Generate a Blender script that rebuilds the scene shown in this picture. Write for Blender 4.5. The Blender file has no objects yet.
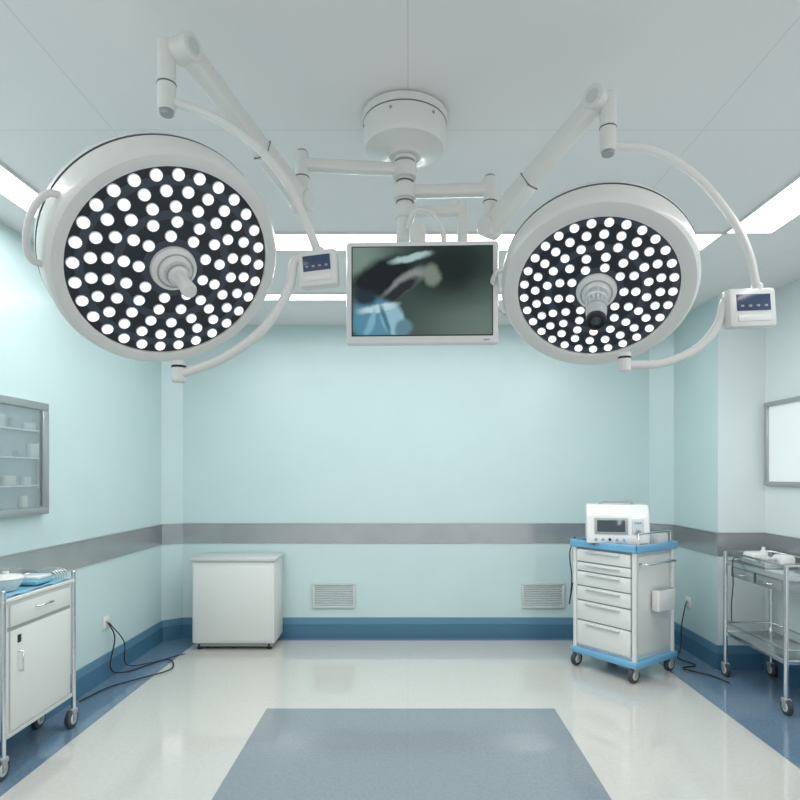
import bpy, bmesh, math, random
from mathutils import Vector, Matrix, Quaternion
random.seed(4)
S = bpy.context.scene
COL = S.collection
S.view_settings.view_transform = 'Standard'

# ---------------------------------------------------------------- materials
def mat(name, col, rough=.5, metal=0, emit=None, es=0, coat=0, noise=0, nscale=20, bump=0, spec=.5, alpha=1, trans=0):
    m = bpy.data.materials.new(name); m.use_nodes = True
    nt = m.node_tree; b = nt.nodes['Principled BSDF']
    c = (*col, 1)
    b.inputs['Base Color'].default_value = c
    b.inputs['Roughness'].default_value = rough
    b.inputs['Metallic'].default_value = metal
    b.inputs['Specular IOR Level'].default_value = spec
    b.inputs['Coat Weight'].default_value = coat
    b.inputs['Alpha'].default_value = alpha
    b.inputs['Transmission Weight'].default_value = trans
    if emit:
        b.inputs['Emission Color'].default_value = (*emit, 1)
        b.inputs['Emission Strength'].default_value = es
    if noise or bump:
        tc = nt.nodes.new('ShaderNodeTexCoord'); n = nt.nodes.new('ShaderNodeTexNoise')
        n.inputs['Scale'].default_value = nscale; n.inputs['Detail'].default_value = 5
        nt.links.new(tc.outputs['Object'], n.inputs['Vector'])
        if noise:
            r = nt.nodes.new('ShaderNodeValToRGB')
            r.color_ramp.elements[0].position = .3; r.color_ramp.elements[1].position = .7
            r.color_ramp.elements[0].color = (*[x*(1-noise) for x in col], 1)
            r.color_ramp.elements[1].color = (*[min(1, x*(1+noise)) for x in col], 1)
            nt.links.new(n.outputs['Fac'], r.inputs['Fac']); nt.links.new(r.outputs['Color'], b.inputs['Base Color'])
        if bump:
            bp = nt.nodes.new('ShaderNodeBump'); bp.inputs['Strength'].default_value = bump
            nt.links.new(n.outputs['Fac'], bp.inputs['Height']); nt.links.new(bp.outputs['Normal'], b.inputs['Normal'])
    return m

def grid_mat(name, col, line, sx, sy, mortar, rough, noise=.03, nscale=60, coat=0):
    m = mat(name, col, rough, coat=coat); nt = m.node_tree; b = nt.nodes['Principled BSDF']
    tc = nt.nodes.new('ShaderNodeTexCoord'); br = nt.nodes.new('ShaderNodeTexBrick')
    br.offset = 0; br.inputs['Scale'].default_value = 1
    br.inputs['Brick Width'].default_value = sx; br.inputs['Row Height'].default_value = sy
    br.inputs['Mortar Size'].default_value = mortar
    br.inputs['Mortar Smooth'].default_value = .3
    br.inputs['Color1'].default_value = (*col, 1); br.inputs['Color2'].default_value = (*[x*.985 for x in col], 1)
    br.inputs['Mortar'].default_value = (*line, 1)
    nt.links.new(tc.outputs['Object'], br.inputs['Vector'])
    n = nt.nodes.new('ShaderNodeTexNoise'); n.inputs['Scale'].default_value = nscale; n.inputs['Detail'].default_value = 6
    nt.links.new(tc.outputs['Object'], n.inputs['Vector'])
    mr = nt.nodes.new('ShaderNodeMapRange'); mr.inputs['From Min'].default_value = .3; mr.inputs['From Max'].default_value = .7
    mr.inputs['To Min'].default_value = 1-noise; mr.inputs['To Max'].default_value = 1+noise
    nt.links.new(n.outputs['Fac'], mr.inputs['Value'])
    vm = nt.nodes.new('ShaderNodeVectorMath'); vm.operation = 'SCALE'
    nt.links.new(br.outputs['Color'], vm.inputs[0]); nt.links.new(mr.outputs['Result'], vm.inputs['Scale'])
    nt.links.new(vm.outputs['Vector'], b.inputs['Base Color'])
    return m

WALL = mat('wall_aqua_paint', (.565, .71, .715), .25, noise=.015, nscale=3)
WALLR = mat('wall_paint_lit', (.72, .79, .79), .32, noise=.01, nscale=3)  # paler copy of the wall paint: brighter light at right put into the colour
CEIL = grid_mat('ceiling_panels', (.84, .83, .82), (.72, .72, .71), 1.18, 2.4, .003, .45, .01, 3)
FLOOR = grid_mat('vinyl_floor', (.60, .59, .55), (.54, .53, .49), 2.0, 2.0, .002, .10, .04, 45, coat=.7)
FBLUE = mat('vinyl_blue', (.14, .22, .31), .12, noise=.12, nscale=60, coat=.5)
MATB = grid_mat('vinyl_greyblue', (.225, .265, .295), (.205, .245, .275), 5, 5, .002, .14, .08, 60, coat=.5)
BASEB = mat('baseboard_blue', (.06, .17, .27), .3)
BASEL = mat('baseboard_blue_light', (.11, .25, .36), .3)
STEEL = mat('brushed_steel', (.46, .48, .49), .26, .75, noise=.05, nscale=8)
CHROME = mat('chrome', (.70, .72, .73), .22, 1)
SILVER = mat('satin_silver', (.66, .68, .69), .3, .6)
FRAME = mat('aluminium_frame', (.45, .47, .48), .3, .75)
WHITE = mat('enamel_white', (.76, .77, .75), .28, coat=.3)
LAMPW = mat('lamp_enamel', (.72, .73, .70), .3, coat=.2)
LAMPG = mat('lamp_grey_trim', (.12, .14, .14), .35, .3)
GREY = mat('grey_plastic', (.34, .37, .38), .45)
DARK = mat('dark_plastic', (.012, .013, .015), .4)
FACE = mat('lamp_face_charcoal', (.018, .022, .03), .35)
FACE2 = mat('lamp_face_ring', (.05, .06, .08), .35)
LEDW = mat('led_warm', (1, 1, 1), .4, emit=(1, .95, .78), es=1.3)
LEDC = mat('led_cool', (1, 1, 1), .4, emit=(.74, .87, 1), es=1.15)
LEDR = mat('led_lens_rim', (.5, .54, .56), .25, emit=(.9, .95, 1), es=.25)
STRIP = mat('light_panel', (1, 1, 1), .5, emit=(.95, .99, 1), es=4)
BLUEP = mat('blue_plastic', (.17, .43, .65), .35)
CABW = mat('cabinet_white', (.72, .74, .71), .35)
CABG = mat('cabinet_grey', (.56, .60, .59), .4)
GLASS = mat('cabinet_glass', (.6, .72, .75), .04, alpha=.22)
WINL = mat('window_daylight', (.82, .87, .87), .15, emit=(.9, .96, 1), es=.12)
RUBBER = mat('rubber_black', (.02, .02, .022), .6)
TYRE = mat('caster_tyre', (.05, .055, .06), .5)
CLOTH = mat('blue_cloth', (.20, .46, .60), .8, bump=.4, nscale=30)
VENT = mat('vent_white', (.56, .62, .62), .4)
VENTD = mat('vent_gap', (.34, .40, .41), .6)
DEVS = mat('device_screen', (.05, .07, .08), .15)
LCD = mat('lcd_blue', (.03, .05, .10), .2, emit=(.06, .12, .3), es=.1)

# ---------------------------------------------------------------- helpers
def group(name, loc=(0, 0, 0), rz=0):
    e = bpy.data.objects.new(name, None); COL.objects.link(e)
    e.location = loc; e.rotation_euler = (0, 0, rz); e.empty_display_size = .1
    return e

def add(name, bm, m, par=None, smooth=False, loc=(0, 0, 0), quat=None):
    me = bpy.data.meshes.new(name)
    bmesh.ops.recalc_face_normals(bm, faces=bm.faces)
    bm.to_mesh(me); bm.free()
    mats = m if isinstance(m, (list, tuple)) else [m]
    for x in mats: me.materials.append(x)
    if smooth:
        for p in me.polygons: p.use_smooth = True
        try: me.set_sharp_from_angle(angle=math.radians(38))
        except Exception: pass
    o = bpy.data.objects.new(name, me); COL.objects.link(o)
    o.location = loc
    if quat is not None:
        o.rotation_mode = 'QUATERNION'; o.rotation_quaternion = quat
    if par: o.parent = par
    return o

def box(name, c, s, m, par=None, bev=.004, quat=None, seg=2):
    bm = bmesh.new(); bmesh.ops.create_cube(bm, size=1)
    bmesh.ops.scale(bm, vec=s, verts=bm.verts)
    if bev > 0:
        bev = min(bev, min(s)*.45)
        bmesh.ops.bevel(bm, geom=bm.edges[:], offset=bev, segments=seg, profile=.5, affect='EDGES')
    return add(name, bm, m, par, bev > 0, c, quat)

def lathe(name, prof, m, par=None, loc=(0, 0, 0), quat=None, seg=64):
    bm = bmesh.new(); rings = []
    for r, z in prof:
        if r < 1e-5: rings.append([bm.verts.new((0, 0, z))])
        else: rings.append([bm.verts.new((r*math.cos(2*math.pi*i/seg), r*math.sin(2*math.pi*i/seg), z)) for i in range(seg)])
    for a, b in zip(rings, rings[1:]):
        for i in range(seg):
            j = (i+1) % seg
            if len(a) == 1 and len(b) == 1: continue
            if len(a) == 1: bm.faces.new((a[0], b[i], b[j]))
            elif len(b) == 1: bm.faces.new((a[i], a[j], b[0]))
            else: bm.faces.new((a[i], a[j], b[j], b[i]))
    return add(name, bm, m, par, True, loc, quat)

def cyl(name, p1, p2, r, m, par=None, r2=None, seg=32, bev=.003):
    p1 = Vector(p1); p2 = Vector(p2); d = p2-p1; L = d.length
    r2 = r if r2 is None else r2; b = min(bev, r*.4, L*.3)
    prof = [(0, 0), (r-b, 0), (r, b), (r2, L-b), (r2-b, L), (0, L)]
    return lathe(name, prof, m, par, p1, d.to_track_quat('Z', 'Y'), seg)

def beam(name, p1, p2, w, h, m, par=None, bev=.012, ext=0):
    p1 = Vector(p1); p2 = Vector(p2); d = (p2-p1)
    q = d.to_track_quat('X', 'Z')
    return box(name, (p1+p2)/2, (d.length+ext, w, h), m, par, bev, q, 3)

def catmull(pts, n=10):
    P = [Vector(p) for p in pts]; P = [2*P[0]-P[1]]+P+[2*P[-1]-P[-2]]; out = []
    for i in range(1, len(P)-2):
        for k in range(n):
            t = k/n; a, b, c, d = P[i-1:i+3]
            out.append(.5*((2*b)+(c-a)*t+(2*a-5*b+4*c-d)*t*t+(3*b-3*c+d-a)*t**3))
    out.append(P[-2]); return out

def tube(name, pts, r, m, par=None, smooth=True, n=10):
    P = catmull(pts, n) if smooth else [Vector(p) for p in pts]
    cu = bpy.data.curves.new(name, 'CURVE'); cu.dimensions = '3D'
    sp = cu.splines.new('POLY'); sp.points.add(len(P)-1)
    for i, p in enumerate(P): sp.points[i].co = (*p, 1)
    cu.bevel_depth = r; cu.bevel_resolution = 5; cu.use_fill_caps = True
    o = bpy.data.objects.new(name+'_c', cu); COL.objects.link(o)
    bpy.context.view_layer.update()
    me = bpy.data.meshes.new_from_object(o.evaluated_get(bpy.context.evaluated_depsgraph_get()))
    bpy.data.objects.remove(o); bpy.data.curves.remove(cu)
    me.name = name; me.materials.clear(); me.materials.append(m)
    for p in me.polygons: p.use_smooth = True
    ob = bpy.data.objects.new(name, me); COL.objects.link(ob)
    if par: ob.parent = par
    return ob

def caster(prefix, x, y, r, par, top=.12):
    cyl(prefix+'_stem', (x, y, r*1.6), (x, y, top), .010, CHROME, par, seg=16)
    box(prefix+'_fork', (x, y, r*1.75), (.045, .05, .03), GREY, par, .008)
    for s in (-1, 1):
        box(prefix+'_fork_side', (x+s*.02, y-.005, r*1.3), (.004, .035, r*1.1), GREY, par, .001)
    cyl(prefix+'_wheel', (x-.015, y-.01, r), (x+.015, y-.01, r), r, TYRE, par, seg=28, bev=.006)
    cyl(prefix+'_hub', (x-.018, y-.01, r), (x+.018, y-.01, r), r*.6, CABG, par, seg=20)

# ---------------------------------------------------------------- room shell
H = 2.88
def prism(name, p1, p2, z0, z1, t, m, inward=False):
    a = Vector((*p1, 0)); b = Vector((*p2, 0)); d = (b-a).normalized()
    left = Vector((-d.y, d.x, 0)); off = (-left if inward else left)*t
    bm = bmesh.new(); v = []
    for z in (z0, z1):
        for q in (a, b, b+off, a+off): v.append(bm.verts.new((q.x, q.y, z)))
    for f in ((0, 1, 2, 3), (4, 5, 6, 7), (0, 1, 5, 4), (1, 2, 6, 5), (2, 3, 7, 6), (3, 0, 4, 7)):
        bm.faces.new([v[i] for i in f])
    return add(name, bm, m)
XL, XR, XW = -2.22, 2.385, 2.75
PY_ = 4.62
PATH = [(XL, -.6), (XL, 5.40), (-2.07, 5.52), (2.22, 5.52), (XR, 5.38), (XR, PY_), (XW, PY_), (XW, -.6)]
NAMES = ['left', 'left_corner', 'back', 'right_corner', 'right_pier', 'right_return', 'right']
for i, n in enumerate(NAMES):
    a, b = PATH[i], PATH[i+1]
    wa, wb = a, b
    if n == 'right_pier': wb = (b[0], b[1]+.002)
    if n == 'right_return': wa = (a[0]+.003, a[1])
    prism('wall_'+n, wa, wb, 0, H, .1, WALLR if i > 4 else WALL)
    prism('trim_rail_'+n, a, b, .875, 1.05, .008, STEEL, True)
    prism('trim_rail_lip_'+n, a, b, 1.05, 1.058, .012, FRAME, True)
    prism('baseboard_'+n, a, b, 0, .13, .014, BASEB, True)
    prism('baseboard_cap_'+n, a, b, .13, .19, .010, BASEL, True)

def slab(name, x0, x1, y0, y1, z0, z1, m):
    bm = bmesh.new(); bmesh.ops.create_cube(bm, size=1)
    bmesh.ops.scale(bm, vec=(x1-x0, y1-y0, z1-z0), verts=bm.verts)
    bmesh.ops.translate(bm, vec=((x0+x1)/2, (y0+y1)/2, (z0+z1)/2), verts=bm.verts)
    return add(name, bm, m)
slab('floor', -2.4, 2.9, -.6, 5.65, -.1, 0, FLOOR)
slab('trim_floor_border_left', XL, -1.90, -.6, 5.52, -.001, .0015, FBLUE)
slab('trim_floor_border_right', 2.0, XW, -.6, PY_, -.001, .0015, FBLUE)
slab('trim_floor_border_right_far', 2.0, XR, PY_, 5.52, -.001, .0015, FBLUE)
slab('trim_floor_border_back', -1.90, 2.0, 5.44, 5.52, -.001, .0015, FBLUE)
slab('trim_floor_inlay', -.906, .94, .2, 3.85, -.001, .002, MATB)
slab('ceiling', -2.4, 2.9, -.6, 5.65, H, H+.1, CEIL)

def panel(name, x0, x1, y0, y1):
    g = group(name, ((x0+x1)/2, (y0+y1)/2, H))
    cx, cy = x1-x0, y1-y0
    box('diffuser', (0, 0, -.004), (cx, cy, .008), STRIP, g, 0)
    for sx in (-1, 1): box('frame_x', (sx*cx/2, 0, -.006), (.010, cy+.010, .014), WHITE, g, .002)
    for sy in (-1, 1): box('frame_y', (0, sy*cy/2, -.006), (cx+.010, .010, .014), WHITE, g, .002)
for i in range(3):
    y0 = -.4+i*1.27
    panel('ceiling_light_panel', -1.985, -1.80, y0, y0+1.26)
    panel('ceiling_light_panel', 1.80, 2.06, y0, y0+1.26)
panel('ceiling_light_panel', -1.79, -.01, 3.41, 3.66)
panel('ceiling_light_panel', .01, 1.79, 3.41, 3.66)
panel('ceiling_light_panel', -1.6, 1.6, 4.55, 4.70)

def vent(cx):
    g = group('wall_vent_grille', (cx, 5.52, .395))
    box('back', (0, -.004, 0), (.36, .008, .21), VENTD, g, 0)
    for z in (-.105, .105): box('frame_h', (0, -.010, z), (.39, .02, .022), VENT, g, .003)
    for x in (-.185, .185): box('frame_v', (x, -.010, 0), (.022, .02, .19), VENT, g, .003)
    for k in range(9):
        box('slat', (0, -.010, -.084+k*.021), (.36, .012, .015), VENT, g, .001, Quaternion((1, 0, 0), .5))
vent((334-408)*.0092); vent((543-408)*.0092)

def outlet(loc, rz):
    g = group('wall_outlet', loc, rz)
    box('plate', (0, -.006, 0), (.086, .012, .086), WHITE, g, .004)
    for dx in (-.012, .012): box('slot', (dx, -.0125, .004), (.004, .003, .018), DARK, g, 0)
outlet((XL, 4.40, .42), math.radians(90))
outlet((XR, 5.10, .42), math.radians(-90))

g = group('power_cable', (-2.1, 4.5, 0))
def W(e, pts): return [Vector(p)-Vector(e.location) for p in pts]
tube('cord', W(g, [(-2.20, 4.40, .42), (-2.16, 4.42, .30), (-2.18, 4.40, .08), (-2.12, 4.55, .012), (-1.95, 4.85, .012), (-1.82, 4.6, .012), (-2.0, 4.35, .012), (-2.1, 4.2, .012), (-2.16, 3.95, .012)]), .005, RUBBER, g)
tube('cord_2', W(g, [(-2.20, 4.42, .41), (-2.13, 4.5, .25), (-2.16, 4.6, .05), (-2.05, 4.75, .012), (-1.9, 4.95, .012), (-1.86, 5.0, .012)]), .004, RUBBER, g)
g = group('power_cable', (2.2, 5.0, 0))
tube('cord', W(g, [(2.365, 5.10, .42), (2.31, 5.06, .25), (2.28, 5.02, .05), (2.2, 4.9, .012), (2.25, 4.7, .012), (2.12, 4.62, .012), (2.25, 4.45, .012), (2.3, 4.3, .012)]), .005, RUBBER, g)

# ---------------------------------------------------------------- ceiling mount
PX, PY = -.012, 2.30
mt = group('boom_mount', (PX, PY, H))
lathe('drum', [(0, 0), (.150, 0), (.165, -.012), (.165, -.03), (.158, -.036), (.158, -.12), (.150, -.135), (.075, -.15), (.06, -.165), (0, -.165)], LAMPW, mt)
lathe('drum_seam', [(.1585, -.036), (.1595, -.038), (.1585, -.041)], LAMPG, mt)
for a in range(6):
    t = a*math.pi/3+.2
    cyl('screw', (.155*math.cos(t), .155*math.sin(t), -.06), (.162*math.cos(t), .162*math.sin(t), -.06), .006, GREY, mt, seg=12)
cyl('column', (0, 0, -.16), (0, 0, -.48), .030, LAMPW, mt)
for z0, z1, r in ((-.165, -.18, .042), (-.19, -.245, .045), (-.27, -.325, .043), (-.35, -.40, .040), (-.46, -.485, .034)):
    cyl('collar', (0, 0, z0), (0, 0, z1), r, LAMPW, mt)
for z in (-.185, -.258, -.335):
    cyl('collar_ring', (0, 0, z+.002), (0, 0, z-.003), .034, LAMPG, mt)

# ---------------------------------------------------------------- surgical lights
def surgical_light(center, n, z_arm, joint, low_z, top, piv_z, outer, boxc, boxs, boxrot, inner, camera_handle, R=.312, ring=.044, hx_=None):
    C = Vector(center); g = group('surgical_light', C)
    L = lambda p: Vector(p)-C
    jx, jy = joint
    beam('horizontal_arm', L((PX, PY, z_arm)), L((jx, jy, z_arm)), .045, .042, LAMPW, g, .012)
    cyl('elbow_pivot', L((jx, jy, z_arm+.045)), L((jx, jy, low_z-.03)), .027, LAMPW, g)
    cyl('elbow_cap', L((jx, jy, z_arm+.045)), L((jx, jy, z_arm+.055)), .020, GREY, g)
    cyl('elbow_seam', L((jx, jy, z_arm-.045)), L((jx, jy, z_arm-.05)), .0285, LAMPG, g)
    a = Vector((jx, jy, low_z)); b = Vector(top); d = (b-a).normalized()
    ln = (b-a).length
    beam('spring_arm_lower', L(a), L(a+d*ln*.40), .060, .072, LAMPW, g, .014)
    beam('spring_arm_seam', L(a+d*ln*.398), L(a+d*ln*.405), .055, .066, LAMPG, g, .003)
    beam('spring_arm_upper', L(a+d*ln*.36), L(b), .052, .062, LAMPW, g, .012)
    side = d.cross(Vector((0, 0, 1))).normalized()
    cyl('spring_joint_low', L(a-side*.036), L(a+side*.036), .037, LAMPW, g)
    cyl('spring_joint_top', L(b-side*.032), L(b+side*.032), .038, LAMPW, g)
    cyl('spring_joint_cap', L(b-side*.034), L(b+side*.034), .024, CABG, g)
    px, py = (hx_ if hx_ is not None else C.x), top[1]
    beam('knuckle', L(b), L((px, py, b.z)), .042, .05, LAMPW, g, .015, .02)
    cyl('head_pivot', L((px, py, b.z+.02)), L((px, py, piv_z)), .026, LAMPW, g)
    cyl('head_pivot_seam', L((px, py, piv_z+.075)), L((px, py, piv_z+.080)), .0275, LAMPG, g)
    cyl('head_pivot_tip', L((px, py, piv_z)), L((px, py, piv_z-.012)), .020, GREY, g)
    tube('outer_yoke', [L(p) for p in outer], .0125, LAMPW, g)
    q = Quaternion((0, 0, 1), boxrot)
    bc = L(boxc); w, h = boxs
    qb = q @ Quaternion((0, 1, 0), math.radians(-4))
    box('control_box', bc, (w, .045, h), LAMPW, g, .010, qb)
    box('control_display', bc+qb @ Vector((0, -.0235, h*.12)), (w*.72, .003, h*.42), LCD, g, .001, qb)
    for k in range(4):
        box('control_key', bc+qb @ Vector(((k-1.5)*w*.17, -.0255, h*.03)), (w*.07, .002, h*.05), GREY, g, .0005, qb)
    box('control_label', bc+qb @ Vector((0, -.0235, -h*.28)), (w*.7, .003, h*.15), WHITE, g, .001, qb)
    tube('inner_yoke', [L(p) for p in inner], .0135, LAMPW, g)
    e = L(inner[-1])
    N = Vector(n).normalized(); q = N.to_track_quat('-Z', 'Y')
    cyl('yoke_pivot', e+Vector((0, 0, -.022)), e+Vector((0, 0, .04)), .020, LAMPW, g)
    cyl('yoke_pivot_collar', e+Vector((0, 0, .018)), e+Vector((0, 0, .028)), .0215, DARK, g)
    cyl('yoke_bush_top', L(outer[-1])+Vector((0, 0, .012)), L(outer[-1])+Vector((0, 0, -.03)), .018, LAMPW, g)
    F = R-ring
    head = group('lamp_head', (0, 0, 0)); head.parent = g
    head.rotation_mode = 'QUATERNION'; head.rotation_quaternion = q
    lathe('housing', [(F, .010), (F, -.004), (F+.008, -.009), (R-.010, -.007), (R-.002, .002), (R+.003, .015), (R+.005, .075)], LAMPW, head, seg=96)
    lathe('rim_seam', [(R+.0055, .075), (R-.001, .077), (R-.001, .083), (R+.0055, .085)], LAMPG, head, seg=96)
    lathe('housing_back', [(R+.0055, .085), (R+.003, .105), (R-.012, .125), (R-.05, .145), (.18, .165), (.08, .175), (0, .178)], LAMPW, head, seg=96)
    lathe('face_plate', [(0, .003), (F+.001, .003)], FACE, head, seg=96)
    for rr in (.245, .155, .075):
        lathe('face_ring', [(rr-.012, .0022), (rr-.012, .0016), (rr+.012, .0016), (rr+.012, .0022)], FACE2, head, seg=96)
    bw = bmesh.new(); bc_ = bmesh.new(); br = bmesh.new()
    k_ = F/.272
    rings = [(.251, 29), (.211, 24), (.171, 18), (.131, 13), (.092, 9)]
    def disc(bm, x, y, r, z, z2, seg=16):
        t = [bm.verts.new((x+r*math.cos(2*math.pi*i/seg), y+r*math.sin(2*math.pi*i/seg), z2)) for i in range(seg)]
        u = [bm.verts.new((x+r*math.cos(2*math.pi*i/seg), y+r*math.sin(2*math.pi*i/seg), z)) for i in range(seg)]
        bm.faces.new(t)
        for i in range(seg): bm.faces.new((t[i], t[(i+1) % seg], u[(i+1) % seg], u[i]))
    for ri, (r, c) in enumerate(rings):
        r *= k_
        for k in range(c):
            a = 2*math.pi*k/c + ri*.12
            x, y = r*math.cos(a), r*math.sin(a)
            disc(br, x, y, .0158*k_, .003, -.001)
            disc(bw if (k+ri) % 3 == 0 or ri == 0 else bc_, x, y, .0132*k_, .001, -.0022)
    add('led_lens_rims', br, LEDR, head); add('leds_warm', bw, LEDW, head); add('leds_cool', bc_, LEDC, head)
    lathe('hub', [(.066, .002), (.064, -.008), (.056, -.014), (.044, -.020), (.038, -.030), (0, -.030)], LAMPW, head)
    lathe('hub_line', [(.052, -.0165), (.050, -.018), (.048, -.019)], GREY, head)
    if camera_handle:
        lathe('camera_body', [(.038, -.03), (.038, -.055), (.033, -.060), (.033, -.125), (.031, -.130), (.031, -.165), (0, -.165)], SILVER, head)
        lathe('camera_band', [(.0335, -.100), (.0338, -.102), (.0335, -.104)], GREY, head)
        lathe('camera_lens_ring', [(.0315, -.155), (.0315, -.172), (.024, -.175), (.021, -.168), (0, -.166)], DARK, head)
        lathe('camera_lens', [(.017, -.167), (.010, -.172), (0, -.174)], DEVS, head)
    else:
        lathe('handle_sleeve', [(.030, -.03), (.030, -.045), (.022, -.050), (.020, -.09), (.022, -.12), (.018, -.130), (0, -.132)], LAMPW, head)
        lathe('handle_collar', [(.031, -.034), (.033, -.038), (.031, -.042)], GREY, head)
    pts = []
    for da, rr in ((-17, R-.002), (-15, R+.022), (-9, R+.034), (0, R+.037), (9, R+.034), (15, R+.022), (17, R-.002)):
        t = math.radians(da)
        pts.append((rr*math.cos(t), rr*math.sin(t), .035))
    tube('grab_handle', pts, .009, LAMPW, head)
    return g

surgical_light((-.672, 1.72, 2.092), (.55, -.50, -.67), 2.67, (-.40, 2.265), 2.53, (-.645, 1.74, 2.735), 2.555,
    [(-.70, 1.74, 2.585), (-.66, 1.74, 2.575), (-.560, 1.74, 2.535), (-.444, 1.74, 2.457), (-.357, 1.74, 2.356), (-.3045, 1.74, 2.254), (-.261, 1.74, 2.147)],
    (-.258, 1.74, 2.095), (.112, .105), math.radians(-8),
    [(-.30, 1.74, 2.129), (-.330, 1.74, 2.115), (-.348, 1.745, 2.0365), (-.423, 1.75, 1.926), (-.545, 1.76, 1.842), (-.676, 1.77, 1.796)], False, .322, .040, -.70)
surgical_light((.628, 2.0, 2.112), (-.20, -.62, -.75), 2.585, (.312, 2.284), 2.44, (.615, 1.95, 2.72), 2.55,
    [(.65, 1.95, 2.57), (.69, 1.95, 2.568), (.803, 1.95, 2.553), (.933, 1.95, 2.475), (1.04, 1.95, 2.3515), (1.105, 1.95, 2.231), (1.134, 1.95, 2.108)],
    (1.108, 1.95, 2.04), (.165, .125), math.radians(8),
    [(1.07, 1.95, 2.075), (1.03, 1.95, 2.065), (1.0075, 1.955, 1.9875), (.9425, 1.96, 1.913), (.835, 1.97, 1.867), (.715, 1.98, 1.864)], True, .314, .056, .65)

# ---------------------------------------------------------------- monitor
mo = group('surgical_monitor', (.049, 2.10, 2.14), math.radians(-2))
ML = lambda p: mo.matrix_basis.inverted() @ Vector(p)
mw, mh = .535, .36
SCR = mat('screen_image', (.0, .0, .0), .12, spec=.3)
nt = SCR.node_tree; b = nt.nodes['Principled BSDF']; lk = nt.links.new
tc = nt.nodes.new('ShaderNodeTexCoord'); no = nt.nodes.new('ShaderNodeTexNoise'); no.inputs['Scale'].default_value = 9; no.inputs['Detail'].default_value = 4
lk(tc.outputs['Object'], no.inputs['Vector'])
def vmath(op, a, b_=None, sc=None):
    n = nt.nodes.new('ShaderNodeVectorMath'); n.operation = op
    for i, x in enumerate((a, b_)):
        if x is None: continue
        if isinstance(x, (tuple, Vector)): n.inputs[i].default_value = x
        else: lk(x, n.inputs[i])
    if sc is not None: n.inputs['Scale'].default_value = sc
    return n
d1 = vmath('SUBTRACT', no.outputs['Color'], (.5, .5, .5)); d2 = vmath('SCALE', d1.outputs[0], sc=.05)
pos = vmath('ADD', tc.outputs['Object'], d2.outputs[0])
cur = None
def ellipse(cx, cz, rx, rz, ang, col, soft, fac=1):
    global cur
    mp = nt.nodes.new('ShaderNodeMapping'); mp.vector_type = 'TEXTURE'
    mp.inputs['Location'].default_value = (cx, 0, cz); mp.inputs['Rotation'].default_value = (0, math.radians(-ang), 0)
    mp.inputs['Scale'].default_value = (rx, 1000, rz)
    lk(pos.outputs[0], mp.inputs['Vector'])
    ln = vmath('LENGTH', mp.outputs[0])
    mr = nt.nodes.new('ShaderNodeMapRange'); mr.inputs['From Min'].default_value = 1+soft; mr.inputs['From Max'].default_value = 1-soft
    mr.inputs['To Max'].default_value = fac; mr.interpolation_type = 'SMOOTHSTEP'
    lk(ln.outputs['Value'], mr.inputs['Value'])
    mx = nt.nodes.new('ShaderNodeMix'); mx.data_type = 'RGBA'
    lk(mr.outputs['Result'], mx.inputs['Factor'])
    if cur is None: mx.inputs[6].default_value = (.026, .046, .040, 1)
    else: lk(cur, mx.inputs[6])
    mx.inputs[7].default_value = (*col, 1); cur = mx.outputs[2]
ellipse(.24, -.16, .20, .14, 0, (.10, .14, .12), .9)
ellipse(-.24, .12, .12, .12, 0, (.14, .20, .17), .8)
ellipse(.10, .08, .12, .10, 0, (.006, .013, .012), .7)
ellipse(-.14, .05, .12, .06, 25, (.005, .008, .010), .3)
ellipse(-.04, .115, .07, .014, 12, (.30, .42, .40), .4)
ellipse(.035, .055, .028, .038, 0, (.15, .18, .15), .4)
ellipse(-.06, .025, .09, .028, 35, (.18, .20, .19), .3)
ellipse(-.08, .0, .08, .020, 30, (.012, .016, .02), .4)
ellipse(-.165, -.095, .085, .075, 0, (.07, .20, .28), .2)
ellipse(-.10, -.10, .045, .065, 20, (.22, .38, .44), .2)
ellipse(-.155, -.055, .07, .014, 10, (.38, .52, .56), .4)
ellipse(-.13, -.10, .010, .06, 15, (.05, .14, .2), .5)
ellipse(-.18, -.11, .012, .05, -10, (.16, .33, .42), .5)
ellipse(-.06, -.13, .03, .04, -20, (.08, .18, .22), .3)
ellipse(-.20, -.02, .04, .025, 0, (.01, .02, .03), .5)
lk(cur, b.inputs['Base Color']); lk(cur, b.inputs['Emission Color'])
b.inputs['Emission Strength'].default_value = .55
box('casing', (0, .022, 0), (mw, .044, mh), WHITE, mo, .010)
box('casing_back', (0, .055, 0), (mw*.7, .03, mh*.7), WHITE, mo, .012)
box('screen_bezel', (0, .0, .004), (mw-.040, .003, mh-.045), DARK, mo, 0)
box('screen', (0, -.0015, .004), (mw-.048, .003, mh-.053), SCR, mo, 0)
box('power_button', (.225, -.001, -.168), (.02, .003, .004), GREY, mo, 0)
cyl('drop_tube', ML((.206, 2.28, 2.535)), ML((.206, 2.28, 2.20)), .020, LAMPW, mo)
beam('support_arm', ML((PX, PY, 2.505)), ML((.206, 2.28, 2.505)), .038, .036, LAMPW, mo, .01)
beam('vesa_link', ML((.206, 2.28, 2.22)), ML((.06, 2.18, 2.22)), .035, .04, LAMPW, mo, .01, .03)
box('vesa_plate', (0, .08, .07), (.12, .03, .12), LAMPW, mo, .006)
tube('cable_loop', [ML(p) for p in [(.0, 2.24, 2.42), (.03, 2.20, 2.47), (.09, 2.19, 2.45), (.13, 2.2, 2.38), (.12, 2.2, 2.26)]], .010, LAMPW, mo)
box('tilt_bracket', ML((.035, 2.19, 2.36)), (.06, .05, .10), LAMPW, mo, .012)

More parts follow.
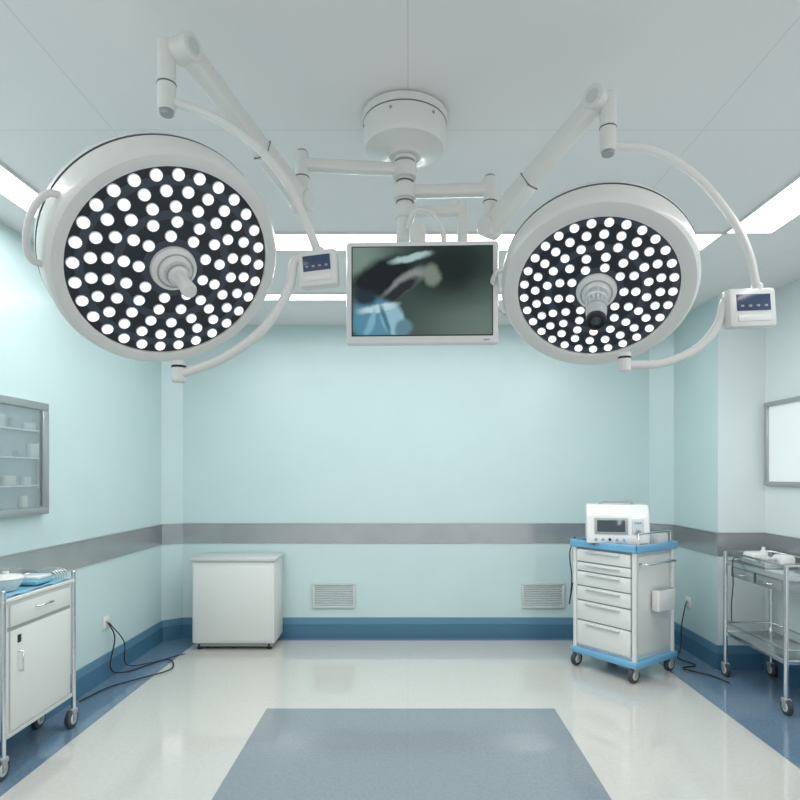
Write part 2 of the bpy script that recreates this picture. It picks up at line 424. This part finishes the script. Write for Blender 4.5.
# ---------------------------------------------------------------- white cabinet by back wall
cb = group('white_storage_cabinet', (-1.495, 5.31, 0))
cw, cd = .70, .36
box('carcass', (0, 0, .41), (cw, cd, .70), CABW, cb, .008)
box('top', (0, -.005, .775), (cw+.03, cd+.02, .03), CABG, cb, .008)
box('front_panel', (0, -cd/2-.004, .40), (cw-.03, .012, .64), CABW, cb, .006)
box('plinth', (0, .01, .045), (cw-.04, cd-.04, .04), GREY, cb, .004)
for sx in (-1, 1):
    for sy in (-1, 1):
        cyl('foot', (sx*(cw/2-.05), sy*(cd/2-.05), 0), (sx*(cw/2-.05), sy*(cd/2-.05), .05), .022, DARK, cb, seg=16)

# ---------------------------------------------------------------- medical cart (right)
ct = group('medical_cart', (1.675, 4.675, 0), math.radians(-54.2))
ct.scale = (1.10, 1.10, 1.03)
bw_, bd_ = .50, .46
box('base', (0, 0, .125), (bw_+.04, bd_+.04, .05), BLUEP, ct, .015)
box('body', (0, 0, .53), (bw_-.04, bd_-.03, .77), WHITE, ct, .010)
box('top_tray', (0, 0, .925), (bw_+.04, bd_+.04, .03), BLUEP, ct, .010)
for s in (-1, 1):
    box('tray_rim_side', (s*(bw_/2+.012), 0, .945), (.016, bd_+.04, .04), BLUEP, ct, .006)
    box('tray_rim', (0, s*(bd_/2+.012), .945), (bw_+.04, .016, .04), BLUEP, ct, .006)
    for t in (-1, 1):
        cyl('corner_post', (s*(bw_/2-.012), t*(bd_/2-.01), .13), (s*(bw_/2-.012), t*(bd_/2-.01), .93), .016, WHITE, ct)
zs = [.17, .36, .51, .62, .73, .80, .90]
for i in range(len(zs)-1):
    z0, z1 = zs[i], zs[i+1]
    box('drawer_%d' % (i+1), (0, -bd_/2+.005, (z0+z1)/2), (bw_-.07, .02, z1-z0-.010), WHITE, ct, .005)
    box('drawer_gap', (0, -bd_/2+.012, z1), (bw_-.06, .01, .012), GREY, ct, 0)
    box('drawer_pull', (0, -bd_/2-.010, z1-.022), (bw_*.55, .018, .012), CABG, ct, .003)
box('side_panel', (bw_/2-.016, 0, .53), (.012, bd_-.09, .70), CABW, ct, .005)
box('side_bin', (bw_/2+.03, .05, .56), (.06, .20, .15), WHITE, ct, .010)
box('side_bin_mouth', (bw_/2+.03, .05, .637), (.045, .18, .004), GREY, ct, 0)
tube('side_rail', [(bw_/2-.01, -.17, .83), (bw_/2+.045, -.17, .83), (bw_/2+.045, .17, .83), (bw_/2-.01, .17, .83)], .008, CHROME, ct, False)
tube('top_rail', [(bw_/2-.01, -.18, .95), (bw_/2-.01, -.18, 1.04), (bw_/2-.01, .2, 1.04), (-.22, .2, 1.04), (-.22, .2, .95)], .007, CHROME, ct, False)
cyl('rail_post', (bw_/2-.01, .2, .95), (bw_/2-.01, .2, 1.04), .007, CHROME, ct)
tube('push_handle', [(-bw_/2, -.15, .88), (-bw_/2-.05, -.15, .90), (-bw_/2-.05, .15, .90), (-bw_/2, .15, .88)], .010, CHROME, ct, False)
for sx in (-1, 1):
    for sy in (-1, 1): caster('caster', sx*(bw_/2-.02), sy*(bd_/2-.02), .052, ct, .11)
box('supply_box', (.19, .12, .985), (.09, .12, .09), WHITE, ct, .006)
box('supply_tray', (.17, -.10, .955), (.12, .16, .03), GREY, ct, .006)
tube('hanging_lead', [(-.26, -.2, .98), (-.29, -.22, .85), (-.28, -.21, .65), (-.31, -.20, .45), (-.28, -.2, .62)], .004, RUBBER, ct)

dv = group('patient_monitor_device', (1.61, 4.64, .972), math.radians(-14))
bm = bmesh.new()
pr = [(-.16, 0), (.15, 0), (.15, .29), (-.07, .29), (-.13, .21), (-.16, .05)]
vl = [[bm.verts.new((x, y, z)) for y, z in pr] for x in (-.225, .225)]
bm.faces.new(vl[0]); bm.faces.new(vl[1])
for i in range(len(pr)):
    j = (i+1) % len(pr); bm.faces.new((vl[0][i], vl[0][j], vl[1][j], vl[1][i]))
bmesh.ops.recalc_face_normals(bm, faces=bm.faces)
bmesh.ops.bevel(bm, geom=bm.edges[:], offset=.012, segments=3, profile=.5, affect='EDGES')
add('casing', bm, WHITE, dv, True, (0, 0, .012))
qf = Quaternion((1, 0, 0), -math.atan2(.03, .16))
box('screen_bezel', (-.05, -.149, .145), (.24, .008, .12), GREY, dv, .004, qf)
box('screen', (-.05, -.153, .145), (.20, .006, .088), DEVS, dv, .002, qf)
box('keypad', (.14, -.150, .145), (.08, .008, .11), CABG, dv, .003, qf)
cyl('dial', (.14, -.150, .11), (.14, -.175, .105), .018, GREY, dv)
for k in range(3): box('key', (.12+.02*k, -.156, .175), (.013, .005, .012), BLUEP, dv, .001, qf)
for k in range(5): cyl('port', (-.16+.05*k, -.158, .045), (-.16+.05*k, -.172, .045), .010, [BLUEP, GREY, DARK, GREY, BLUEP][k], dv, seg=16)
tube('carry_handle', [(-.12, .02, .30), (-.11, .02, .325), (.11, .02, .325), (.12, .02, .30)], .010, GREY, dv, False)
for sx in (-1, 1):
    for y in (-.12, .12): cyl('foot', (sx*.17, y, 0), (sx*.17, y, .02), .012, DARK, dv, seg=14)

# ---------------------------------------------------------------- stainless instrument table (right)
tb = group('instrument_table', (2.54, 4.12, 0))
tx, ty = .17, .36
for sx in (-1, 1):
    for sy in (-1, 1):
        cyl('leg', (sx*tx, sy*ty, .10), (sx*tx, sy*ty, .93), .015, CHROME, tb)
        caster('caster', sx*tx, sy*ty, .05, tb, .12)
box('top_shelf', (0, 0, .86), (2*tx, 2*ty, .012), CHROME, tb, .002)
box('lower_shelf', (0, 0, .33), (2*tx, 2*ty, .012), CHROME, tb, .002)
for z in (.93, .40):
    tube('guard_rail', [(-tx, -ty, z), (tx, -ty, z), (tx, ty, z), (-tx, ty, z), (-tx, -ty, z)], .007, CHROME, tb, False)
for s in (-1, 1):
    box('shelf_lip', (s*tx, 0, .85), (.006, 2*ty, .035), CHROME, tb, .001)
    box('shelf_lip_low', (s*tx, 0, .325), (.006, 2*ty, .03), CHROME, tb, .001)
    box('shelf_lip_end', (0, s*ty, .85), (2*tx, .006, .035), CHROME, tb, .001)
    box('shelf_lip_end_low', (0, s*ty, .325), (2*tx, .006, .03), CHROME, tb, .001)
box('drawer', (0, 0, .79), (2*tx-.05, 2*ty-.10, .085), STEEL, tb, .004)
for s in (-1, 1):
    box('drawer_front', (-tx+.015, s*.16, .79), (.010, .29, .075), STEEL, tb, .003)
    tube('drawer_handle', [(-tx+.01, s*.16-.05, .79), (-tx-.02, s*.16-.05, .79), (-tx-.02, s*.16+.05, .79), (-tx+.01, s*.16+.05, .79)], .004, CHROME, tb, False)
tr = group('instrument_tray', (2.53, 4.22, .867))
box('tray_base', (0, 0, .005), (.24, .34, .008), STEEL, tr, .002)
for s in (-1, 1):
    box('tray_side', (s*.12, 0, .018), (.006, .34, .03), CHROME, tr, .001)
    box('tray_end', (0, s*.17, .018), (.24, .006, .03), CHROME, tr, .001)
lathe('kidney_bowl', [(0, .012), (.035, .012), (.055, .06), (.052, .06), (.032, .017), (0, .017)], WHITE, tr, (-.04, -.06, 0), seg=32)
lathe('bottle', [(0, .01), (.03, .01), (.03, .08), (.012, .095), (.012, .115), (0, .115)], WHITE, tr, (.03, .1, 0), seg=24)
box('gauze_pack', (-.05, .06, .045), (.12, .14, .08), WHITE, tr, .02)
box('gauze_pack_2', (.05, -.10, .045), (.10, .12, .08), WHITE, tr, .02)
for k in range(4): tube('forceps', [(-.09+.03*k, -.13, .05), (-.06+.03*k, -.02, .055), (-.02+.03*k, .02, .05)], .004, CHROME, tr)
tube('hanging_cable', [(-.14, .12, .04), (-.19, .10, .02), (-.20, .08, -.15), (-.19, .12, -.30), (-.20, .10, -.42)], .004, RUBBER, tr)

# ---------------------------------------------------------------- left treatment trolley
LX = -2.095
lt = group('treatment_trolley', (LX, 3.26, 0))
hx, hy = .105, .31
box('carcass', (0, 0, .53), (2*hx-.02, 2*hy-.02, .66), WHITE, lt, .006)
for sx in (-1, 1):
    for sy in (-1, 1):
        cyl('post', (sx*hx, sy*hy, .10), (sx*hx, sy*hy, .93), .012, CHROME, lt)
        caster('caster', sx*hx*.93, sy*hy, .055, lt, .12)
box('top', (0, 0, .875), (2*hx+.02, 2*hy+.02, .02), WHITE, lt, .004)
box('bottom_lip', (0, 0, .195), (2*hx, 2*hy, .02), CABG, lt, .003)
FX = hx-.006
box('drawer_front', (FX, .01, .79), (.012, .53, .11), CABW, lt, .004)
box('door_front', (FX, .01, .465), (.012, .53, .50), CABW, lt, .004)
box('gap', (FX-.004, .01, .725), (.006, .55, .02), GREY, lt, 0)
tube('drawer_handle', [(FX, -.05, .80), (FX+.028, -.05, .80), (FX+.028, .07, .80), (FX, .07, .80)], .005, CHROME, lt, False)
tube('door_handle', [(FX, -.19, .60), (FX+.028, -.19, .60), (FX+.028, -.19, .50), (FX, -.19, .50)], .005, CHROME, lt, False)
box('door_lock', (FX+.007, -.19, .665), (.008, .025, .04), DARK, lt, .002)
tube('top_rail', [(hx, -hy, .93), (-hx, -hy, .93), (-hx, hy, .93), (hx, hy, .93)], .006, CHROME, lt, False)
cl = group('blue_drape', (LX, 3.26, .886))
bm = bmesh.new()
nx, ny = 14, 36; vs = []
for i in range(nx+1):
    row = []
    for j in range(ny+1):
        x = -.095+.20*i/nx; y = -.28+.57*j/ny
        z = .006+.004*math.sin(x*60+y*11)*math.sin(y*35)
        row.append(bm.verts.new((x, y, z)))
    vs.append(row)
for i in range(nx):
    for j in range(ny): bm.faces.new((vs[i][j], vs[i+1][j], vs[i+1][j+1], vs[i][j+1]))
add('cloth', bm, CLOTH, cl, True)
bl = group('enamel_basin', (LX-.01, 3.14, .897))
lathe('bowl', [(0, 0), (.05, 0), (.085, .06), (.09, .062), (.088, .056), (.05, .006), (0, .006)], WHITE, bl, seg=40)
lathe('lid', [(.088, .064), (.07, .078), (.015, .085), (.015, .1), (0, .1)], WHITE, bl, seg=40)
tw = group('folded_towel', (LX, 3.34, .897))
box('fold_1', (0, 0, .014), (.15, .16, .025), CLOTH, tw, .01); box('fold_2', (.005, .01, .036), (.13, .13, .02), WHITE, tw, .008)
rk = group('wire_rack', (LX, 3.49, .900))
for k in range(5):
    tube('wire', [(-.08, -.05+.025*k, 0), (-.07, -.05+.025*k, .04), (.0, -.05+.025*k, .055), (.07, -.05+.025*k, .04), (.08, -.05+.025*k, 0)], .003, CHROME, rk)

# ---------------------------------------------------------------- left wall glass cabinet
wc = group('wall_glass_cabinet', (XL, 3.14, 1.598))
ly, lz, dp = 1.0, .665, .045
box('backboard', (.004, 0, 0), (.006, ly-.04, lz-.04), mat('cabinet_inside', (.22, .30, .32), .5), wc, 0)
for s in (-1, 1):
    box('frame_h', (dp/2, 0, s*(lz/2-.022)), (dp, ly, .045), FRAME, wc, .006)
    box('frame_v', (dp/2, s*(ly/2-.028), 0), (dp-.001, .055, lz-.088), FRAME, wc, .004)
    box('inner_frame', (dp-.010, s*(ly/2-.075), 0), (.012, .02, lz-.10), LAMPG, wc, .002)
box('mullion', (dp-.012, -.05, 0), (.022, .035, lz-.09), FRAME, wc, .003)
for z in (-.16, .0, .16): box('shelf', (.022, 0, z), (.034, ly-.12, .008), CHROME, wc, 0)
cm = [mat('supply_%d' % i, c, .4) for i, c in enumerate([(.36, .42, .43), (.16, .24, .28), (.42, .45, .42), (.14, .17, .18)])]
for z in (-.285, -.156, .004, .164):
    y = -.42
    while y < .36:
        wd = random.uniform(.05, .13); h = random.uniform(.03, .09)
        box('supply_pack', (.022, y+wd/2, z+h/2), (.024, wd, h), random.choice(cm), wc, .006)
        y += wd+random.uniform(.02, .14)
box('glass', (dp-.006, 0, 0), (.003, ly-.11, lz-.09), GLASS, wc, 0)

# ---------------------------------------------------------------- right window
wn = group('window_1', (XW, 4.0, 1.735))
wy, wz = 1.16, .63
box('pane', (-.008, 0, 0), (.012, wy-.04, wz-.04), WINL, wn, 0)
for s in (-1, 1):
    box('frame_h', (-.017, 0, s*(wz/2-.016)), (.034, wy, .032), FRAME, wn, .004)
    box('frame_v', (-.016, s*(wy/2-.016), 0), (.032, .032, wz-.062), FRAME, wn, .004)
box('mullion', (-.014, 0, 0), (.024, .03, wz-.06), FRAME, wn, .003)

# ---------------------------------------------------------------- light
def area(name, loc, sx, sy, e, rot=(0, 0, 0), col=(1, .99, .99)):
    l = bpy.data.lights.new(name, 'AREA'); l.shape = 'RECTANGLE'; l.size = sx; l.size_y = sy; l.energy = e; l.color = col
    o = bpy.data.objects.new(name, l); COL.objects.link(o); o.location = loc; o.rotation_euler = rot
    return o
area('panel_glow_left', (-1.89, 1.5, H-.02), .18, 3.6, 20)
area('panel_glow_right', (1.93, 1.5, H-.02), .25, 3.6, 24)
area('panel_glow_back', (0, 3.53, H-.02), 3.5, .24, 28)
area('panel_glow_far', (0, 4.63, H-.02), 3.2, .14, 12)
w = bpy.data.worlds.new('world'); S.world = w; w.use_nodes = True
bg = w.node_tree.nodes['Background']; bg.inputs['Color'].default_value = (.98, .98, 1, 1); bg.inputs['Strength'].default_value = .85

# ---------------------------------------------------------------- camera
cam = bpy.data.cameras.new('camera'); co = bpy.data.objects.new('camera', cam); COL.objects.link(co)
co.location = (0, 0, 1.5); co.rotation_euler = (math.radians(90), 0, 0)
cam.sensor_width = 36; cam.lens = 27; cam.shift_x = -.01; cam.shift_y = .09375; cam.clip_start = .02
S.camera = co
